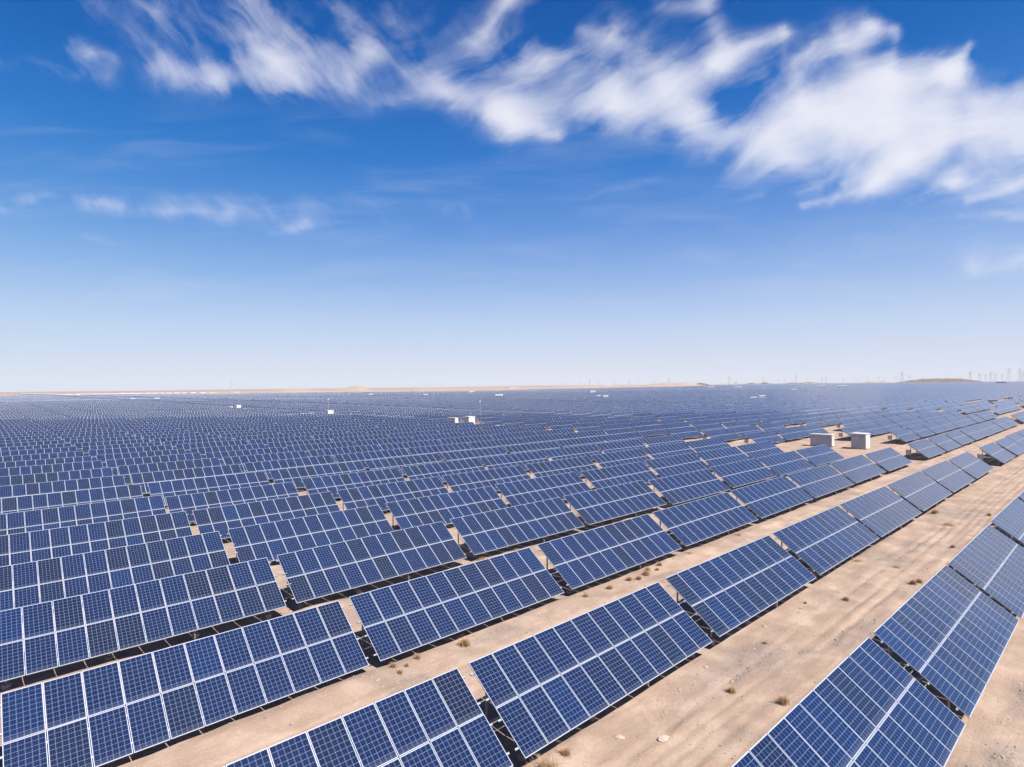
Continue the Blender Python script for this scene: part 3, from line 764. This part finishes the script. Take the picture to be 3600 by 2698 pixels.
hill('dune', 2240, 2500, 1900, 14.0, 300, DUNE, 6, 0.8)
hill('dune', 2060, 2290, 1750, 5.0, 200, DUNE, 13, 0.6)
hill('hill', 2420, 2500, 2500, 10, 400, BROWN, 7, 0.8)
hill('hill', 2590, 2740, 2700, 10, 400, BROWN, 8, 0.8)
hill('hill', 2740, 2960, 3300, 9, 400, BROWN, 14, 0.8)
hill('hill', 3135, 3475, 2900, 15.5, 500, BROWN, 9, 0.8, lump=0.25, crest=1.35)
hill('dune', 3030, 3150, 3600, 16, 400, DUNE, 10, 0.8)
hill('far_plain', -500, 1500, 3600, 4.0, 2600, FARL, 11, 0.3)
hill('far_plain', 700, 3000, 4600, 6.0, 2600, FARL, 15, 0.3)

# ------------------------------------------------------------------ pylons, masts
def pylon_mesh():
    b = MB(); H = 40.0; w = 0.19
    def wd(z): return 4.2 * (1 - z / H) ** 1.15 + 0.7
    lv = [0, 8, 15, 21, 26, 30, 33.5, 37, 40]
    for z0, z1 in zip(lv[:-1], lv[1:]):
        a0, a1 = wd(z0), wd(z1)
        c0 = [(-a0, -a0), (a0, -a0), (a0, a0), (-a0, a0)]; c1 = [(-a1, -a1), (a1, -a1), (a1, a1), (-a1, a1)]
        for k in range(4):
            k2 = (k + 1) % 4
            b.bar((*c0[k], z0), (*c1[k], z1), w)
            b.bar((*c0[k], z0), (*c1[k2], z1), w * .6); b.bar((*c0[k2], z0), (*c1[k], z1), w * .6); b.bar((*c1[k], z1), (*c1[k2], z1), w * .6)
    arms = MB()
    for z, a in ((28, 9.5), (33, 8.0), (38, 6.5)):
        for s_ in (-1, 1):
            arms.bar((0, 0, z + 1.6), (s_ * a, 0, z), w * .8); arms.bar((0, -.8, z), (s_ * a, 0, z), w * .8); arms.bar((0, .8, z), (s_ * a, 0, z), w * .8)
            arms.bar((s_ * a, 0, z), (s_ * a, 0, z - 1.9), 0.22)
    return b.data('lattice_body', [PYL]), arms.data('cross_arms', [PYL])
PB, PA = pylon_mesh()
PYLS = [(1495,22),(1553,20),(1645,22),(1780,18),(1890,20),(1975,24),(2035,30),(2073,40),(2106,24),(2160,24),(2212,32),(2246,20),(2301,26),(2352,36),(2410,24),(2450,20),(2564,44),(2590,26),(2684,36),(2737,24),(2758,26),
        (2799,42),(2840,22),(2890,30),(2904,36),(2965,28),(3010,20),(3050,24),(3090,28),(3148,30),(3172,50),(3196,34),(3245,26),(3262,24),(3330,22),(3380,24),(3412,44),(3444,36),(3465,32),(3484,40),(3500,34),(3523,32),(3548,56),(3586,52),(3596,40)]
for i, (px, ht) in enumerate(sorted(PYLS)):
    dist = 40 / ht * F_PX / math.cos(math.atan((px - 1800) / F_PX)); ht *= 0.70; dist = min(max(dist * 1.2, 2300), 5200)
    v = ray(px, 1350); a0 = math.atan2(v[1], v[0]); x, y = dist * math.cos(a0), dist * math.sin(a0)
    root = bpy.data.objects.new('pylon', None); COL.objects.link(root); root.location = (x, y, float(base_h(x, y)) - 0.5); root.rotation_euler = (0, 0, random.uniform(0, 3.1))
    sc_ = ht * dist / F_PX / 40; root.scale = (max(sc_, .6),) * 3
    tag(root, None, 'pylon', 'power pylons along the skyline')
    link('lattice_body', PB, root); link('cross_arms', PA, root)
    root['_rank'] = i
def ordinal(n):
    tens = {2: 'twenty', 3: 'thirty', 4: 'forty', 5: 'fifty'}
    if n <= 35: return ORD[n]
    if n % 10 == 0: return {40: 'fortieth', 50: 'fiftieth'}[n]
    return tens[n // 10] + '-' + ORD[n % 10]
for o in [o for o in bpy.data.objects if '_rank' in o]:
    o['label'] = f"grey lattice power pylon on the hazy skyline, {ordinal(o['_rank'] + 1)} from the left"; del o['_rank']

def mast(x, y, h, label, dome=True, r=0.05, name='mast', lattice=False):
    root = bpy.data.objects.new(name, None); COL.objects.link(root); root.location = (x, y, float(base_h(x, y)))
    b = MB(); b.cyl((0, 0, -.3), (0, 0, h), r * 1.3, r, 10); link('pole', b.data('pole', [PYL if lattice else GREY]), root)
    if dome:
        d = MB(); nn = 10
        for k in range(5):
            t0, t1 = math.pi * k / 5, math.pi * (k + 1) / 5
            d.cyl((0, 0, h + .28 - .28 * math.cos(t0)), (0, 0, h + .28 - .28 * math.cos(t1)), .02 + .26 * math.sin(t0), .02 + .26 * math.sin(t1), nn, caps=False)
        link('camera_dome', d.data('camera_dome', [WHITE], True), root)
        c = MB(); c.box((-.02, -.35, h - .35), (.02, .35, h - .30)); c.box((.03, -.1, 1.6), (.22, .1, 2.1)); link('bracket', c.data('bracket', [GREY]), root)
    if lattice:
        c = MB()
        for z in range(4, int(h), 6): c.bar((-1.2, 0, z), (1.2, 0, z), .25)
        for s_ in (-1, 1): c.bar((s_ * 1.2, 0, 0), (s_ * .25, 0, h), .25)
        link('lattice_body', c.data('lattice_body', [PYL]), root)
    tag(root, label, 'mast')
x, y = ground_at(1688, 1484); mast(x, y, 6.3, 'thin grey mast topped by a white dome beside the mid field cabins')
x, y = ground_at(1155, 1455); mast(x, y, 6.3, 'thin mast with white dome beside the small cabins left of centre')
x, y = ground_at(3582, 1425); mast(x, y, 7.0, 'thin dark mast without dome beside the cabin at the right edge', dome=False)
x, y = ground_at(2685, 1407); mast(x, y, 7.0, 'thin mast beside the white cabin above the right rows')
v = ray(812, 1350); a0 = math.atan2(v[1], v[0]); mast(1900 * math.cos(a0), 1900 * math.sin(a0), 47, 'tall slender mast rising alone above the skyline at left', dome=False, r=.35, lattice=True)

# ------------------------------------------------------------------ dry shrubs
def shrub_mesh(seed, nb, hgt, spread):
    rd = random.Random(seed); V = []; Fa = []
    for k in range(nb):
        a = rd.uniform(0, 2 * math.pi); lean = abs(rd.gauss(0, 0.6)) * spread; h = hgt * rd.uniform(0.4, 1.05); bx, by = rd.gauss(0, .10 * spread), rd.gauss(0, .10 * spread)
        w = rd.uniform(0.004, 0.010); ca, sa = math.cos(a), math.sin(a); px_, py_ = -sa * w, ca * w
        i = len(V)
        for t in (0, .5, 1):
            rr2 = lean * h * (t ** 1.4); zz = h * t * (1 - 0.25 * lean * t)
            cx_, cy_ = bx + ca * rr2, by + sa * rr2; ww = 1 - .75 * t
            V += [(cx_ - px_ * ww, cy_ - py_ * ww, zz - .02), (cx_ + px_ * ww, cy_ + py_ * ww, zz - .02)]
        Fa += [(i, i + 1, i + 3, i + 2), (i + 2, i + 3, i + 5, i + 4)]
        for _ in range(2):        # side twigs
            t = rd.uniform(.4, .9); rr2 = lean * h * (t ** 1.4); zz = h * t * (1 - .25 * lean * t); aa = a + rd.uniform(-1.5, 1.5); l = h * .3
            x0, y0 = bx + ca * rr2, by + sa * rr2; i = len(V)
            V += [(x0 - px_ * .5, y0 - py_ * .5, zz), (x0 + px_ * .5, y0 + py_ * .5, zz), (x0 + math.cos(aa) * l, y0 + math.sin(aa) * l, zz + l * rd.uniform(.1, .8))]
            Fa.append((i, i + 1, i + 2))
    me = bpy.data.meshes.new('shrub'); me.from_pydata(V, [], Fa); me.materials.append(STRAW); me.update(); return me
SHM = [shrub_mesh(s_, 420, .42, 1.0) for s_ in range(4)] + [shrub_mesh(9, 320, .22, 1.9)]
SHR = [  # x, y, scale, mesh, label
 (16.1,20.85,1.15,0,'large straw shrub on the sand below the third row, midway along a table'),
 (13.7,21.05,.62,1,'small dry tuft right of three tufts below the near end of a table'),
 (13.0,20.8,.45,2,'tiny dry tuft, upper right of the cluster below a table corner'),
 (12.55,20.6,.55,3,'dry tuft nearest the camera in the cluster below a table corner'),
 (12.5,21.05,.6,0,'dry tuft at the left of the cluster below a table corner'),
 (24.6,30.2,1.5,4,'wide grey brush in the shaded lane between tables, left one'),
 (27.9,30.1,1.2,4,'wide dry brush in the lane between tables, near a footing'),
 (26.6,20.8,.8,1,'round straw shrub on sand, leftmost of three before the third row'),
 (28.6,20.9,.85,2,'round straw shrub on sand, middle of three before the third row'),
 (29.1,20.55,.75,3,'round straw shrub on sand, just right of the middle one'),
 (30.0,20.65,1.0,0,'fullest straw shrub on sand before the third row'),
 (30.8,21.1,.8,1,'dry shrub close behind the fullest one before the third row'),
 (31.4,20.8,.6,2,'small tuft right of the fullest shrub before the third row'),
 (32.3,21.2,.8,3,'dry shrub under the low edge of a table in the third row'),
 (24.6,20.9,.75,0,'flat dry tuft by the gap between two tables of the third row'),
 (39.1,30.4,1.7,4,'pale feathery brush in the lane before the fourth row'),
 (13.5,12.35,.7,1,'small tuft under the low table edge at the bottom'),
 (12.35,12.05,1.7,0,'large straw shrub cut by the bottom edge of the photo'),
 (20.9,10.6,.75,2,'small dark shrub alone on the sandy track, left one of two near the bottom'),
 (21.3,8.85,.95,3,'round brown shrub on the sandy track beside the lower right tables'),
 (26.0,11.6,.42,0,'tiny reddish tuft alone on the track'),
 (34.1,10.8,.7,1,'small brown shrub in the middle of the sandy track'),
 (32.3,12.2,.4,2,'tiny tuft near the low edge of a table on the track side'),
 (38.9,8.85,.9,3,'brown shrub by the upper edge of the right hand tables'),
 (39.5,8.7,.8,0,'yellowish shrub touching the one by the right hand tables'),
 (50.0,9.0,.7,1,'small dark shrub beside the right hand tables further along'),
 (42.4,10.5,.9,4,'flat scattered twigs on the sandy track'),
 (42.0,12.6,1.0,4,'faint flat tuft on the track beside a table'),
 (63.5,8.9,.9,2,'shrub far along the track beside the right hand tables'),
 (58.0,10.7,1.4,4,'wide flat brush in the middle of the track'),
 (62.4,12.5,1.3,3,'bushy brown shrub at the foot of a table far along the track'),
 (42.6,21.0,1.0,4,'scattered twigs on the sand between the second and third rows'),
 (35.7,21.1,.8,4,'reddish flat tuft between the second and third rows'),
 (32.8,2.6,1.0,4,'flat brown brush on gravel right of the corner tables'),
 (28.4,2.3,.5,1,'small tuft on gravel right of the corner tables')]
for i, (x, y, s_, k, lab) in enumerate(SHR):
    o = link('dry_shrub', SHM[k]); o.location = (x, y, float(gh(x, y))); o.rotation_euler = (0, 0, i * 1.7); o.scale = (s_ * 0.8,) * 3
    tag(o, lab, 'shrub', 'dry shrubs scattered on the sand')

# ------------------------------------------------------------------ pebbles and stones
def pebbles():
    N = 120000
    x = rng.uniform(6, 60, N); y = rng.uniform(0.2, 22, N)
    k = gravel_f(x, y); keep = rng.uniform(0, 1, N) < (0.10 + 0.9 * k ** 1.3) * np.clip(22 / np.hypot(x, y), 0, 1) ** 0.7
    x, y = x[keep], y[keep]; z = gh(x, y); n2 = len(x)
    s_ = rng.lognormal(-4.1, .5, n2)
    t = rng.uniform(0, 6.28, n2); sx = s_ * rng.uniform(.8, 1.5, n2); sy = s_ * rng.uniform(.6, 1.1, n2); sz = s_ * rng.uniform(.35, .8, n2)
    base = np.array([(-1, -.8, -.4), (1, -.9, -.4), (.9, 1, -.4), (-.9, .8, -.4), (-.6, -.5, 1), (.5, -.6, .8), (.6, .5, 1), (-.5, .6, .9)])
    V = base[None] * np.stack([sx, sy, sz], -1)[:, None] * rng.uniform(.7, 1.25, (n2, 8, 1))
    X = V[..., 0] * np.cos(t)[:, None] - V[..., 1] * np.sin(t)[:, None]; Y = V[..., 0] * np.sin(t)[:, None] + V[..., 1] * np.cos(t)[:, None]
    co = np.stack([X + x[:, None], Y + y[:, None], V[..., 2] + z[:, None]], -1).reshape(-1, 3)
    fc = (np.arange(n2)[:, None, None] * 8 + F8[None]).reshape(-1, 4)
    o = link('gravel', np_mesh('gravel', co, fc, [PEB])); tag(o, 'loose grey and brown gravel strewn over the sandy tracks', 'gravel', kind='stuff')
pebbles()
def stone(x, y, sx, sy, sz, seed, label):
    rd = random.Random(seed); b = MB(); nu = 9; rings = [(-.2, 1.0), (.35, .95), (.75, .62), (1.0, .2)]
    for (h, r2) in rings:
        for k in range(nu):
            t = 2 * math.pi * k / nu; j = rd.uniform(.75, 1.2); b.v.append((sx * r2 * j * math.cos(t), sy * r2 * j * math.sin(t), sz * (h + rd.uniform(-.08, .08))))
    for r3 in range(3):
        for k in range(nu): k2 = (k + 1) % nu; b.f.append((r3 * nu + k, r3 * nu + k2, (r3 + 1) * nu + k2, (r3 + 1) * nu + k)); b.mi.append(0)
    b.f.append(tuple(3 * nu + k for k in range(nu))); b.mi.append(0)
    o = link('stone', b.data('stone', [ROCK])); o.location = (x, y, float(gh(x, y))); o.rotation_euler = (0, 0, seed)
    tag(o, label, 'stone', 'pale stones on the sandy track')
R2p = lambda x, y: ground_at(1200 + x * .5425, 1800 + y * .5425, 0.05)
stone(*R2p(2085, 1460), .24, .17, .12, 3, 'larger pale flat stone on the track near the bottom, right one of two')
stone(*R2p(1800, 1445), .20, .12, .08, 5, 'pale flat stone on the track near the bottom, left one of two')
stone(*ground_at(2400 + 530 * .5425, 1800 + 737 * .5425), .12, .09, .07, 8, 'small white stone on the gravel patch below a table end')
stone(*ground_at(2400 + 150 * .5425, 1800 + 1005 * .5425), .09, .09, .07, 9, 'small grey stone in the gravel patch left of the lone brown shrub')

# ------------------------------------------------------------------ haze
hb = MB(); hb.box((-7100, -7100, -30), (7100, 7100, 110))
HZ = bpy.data.materials.new('desert_haze'); HZ.use_nodes = True; t = HZ.node_tree; t.nodes.clear()
pv = t.nodes.new('ShaderNodeVolumePrincipled'); ho = t.nodes.new('ShaderNodeOutputMaterial'); t.links.new(pv.outputs[0], ho.inputs['Volume'])
pv.inputs['Color'].default_value = (0.97, 0.98, 1.0, 1); pv.inputs['Density'].default_value = 0.000065; pv.inputs['Anisotropy'].default_value = 0.0
HAZE = link('haze', hb.data('haze', [HZ])); tag(HAZE, kind='stuff')
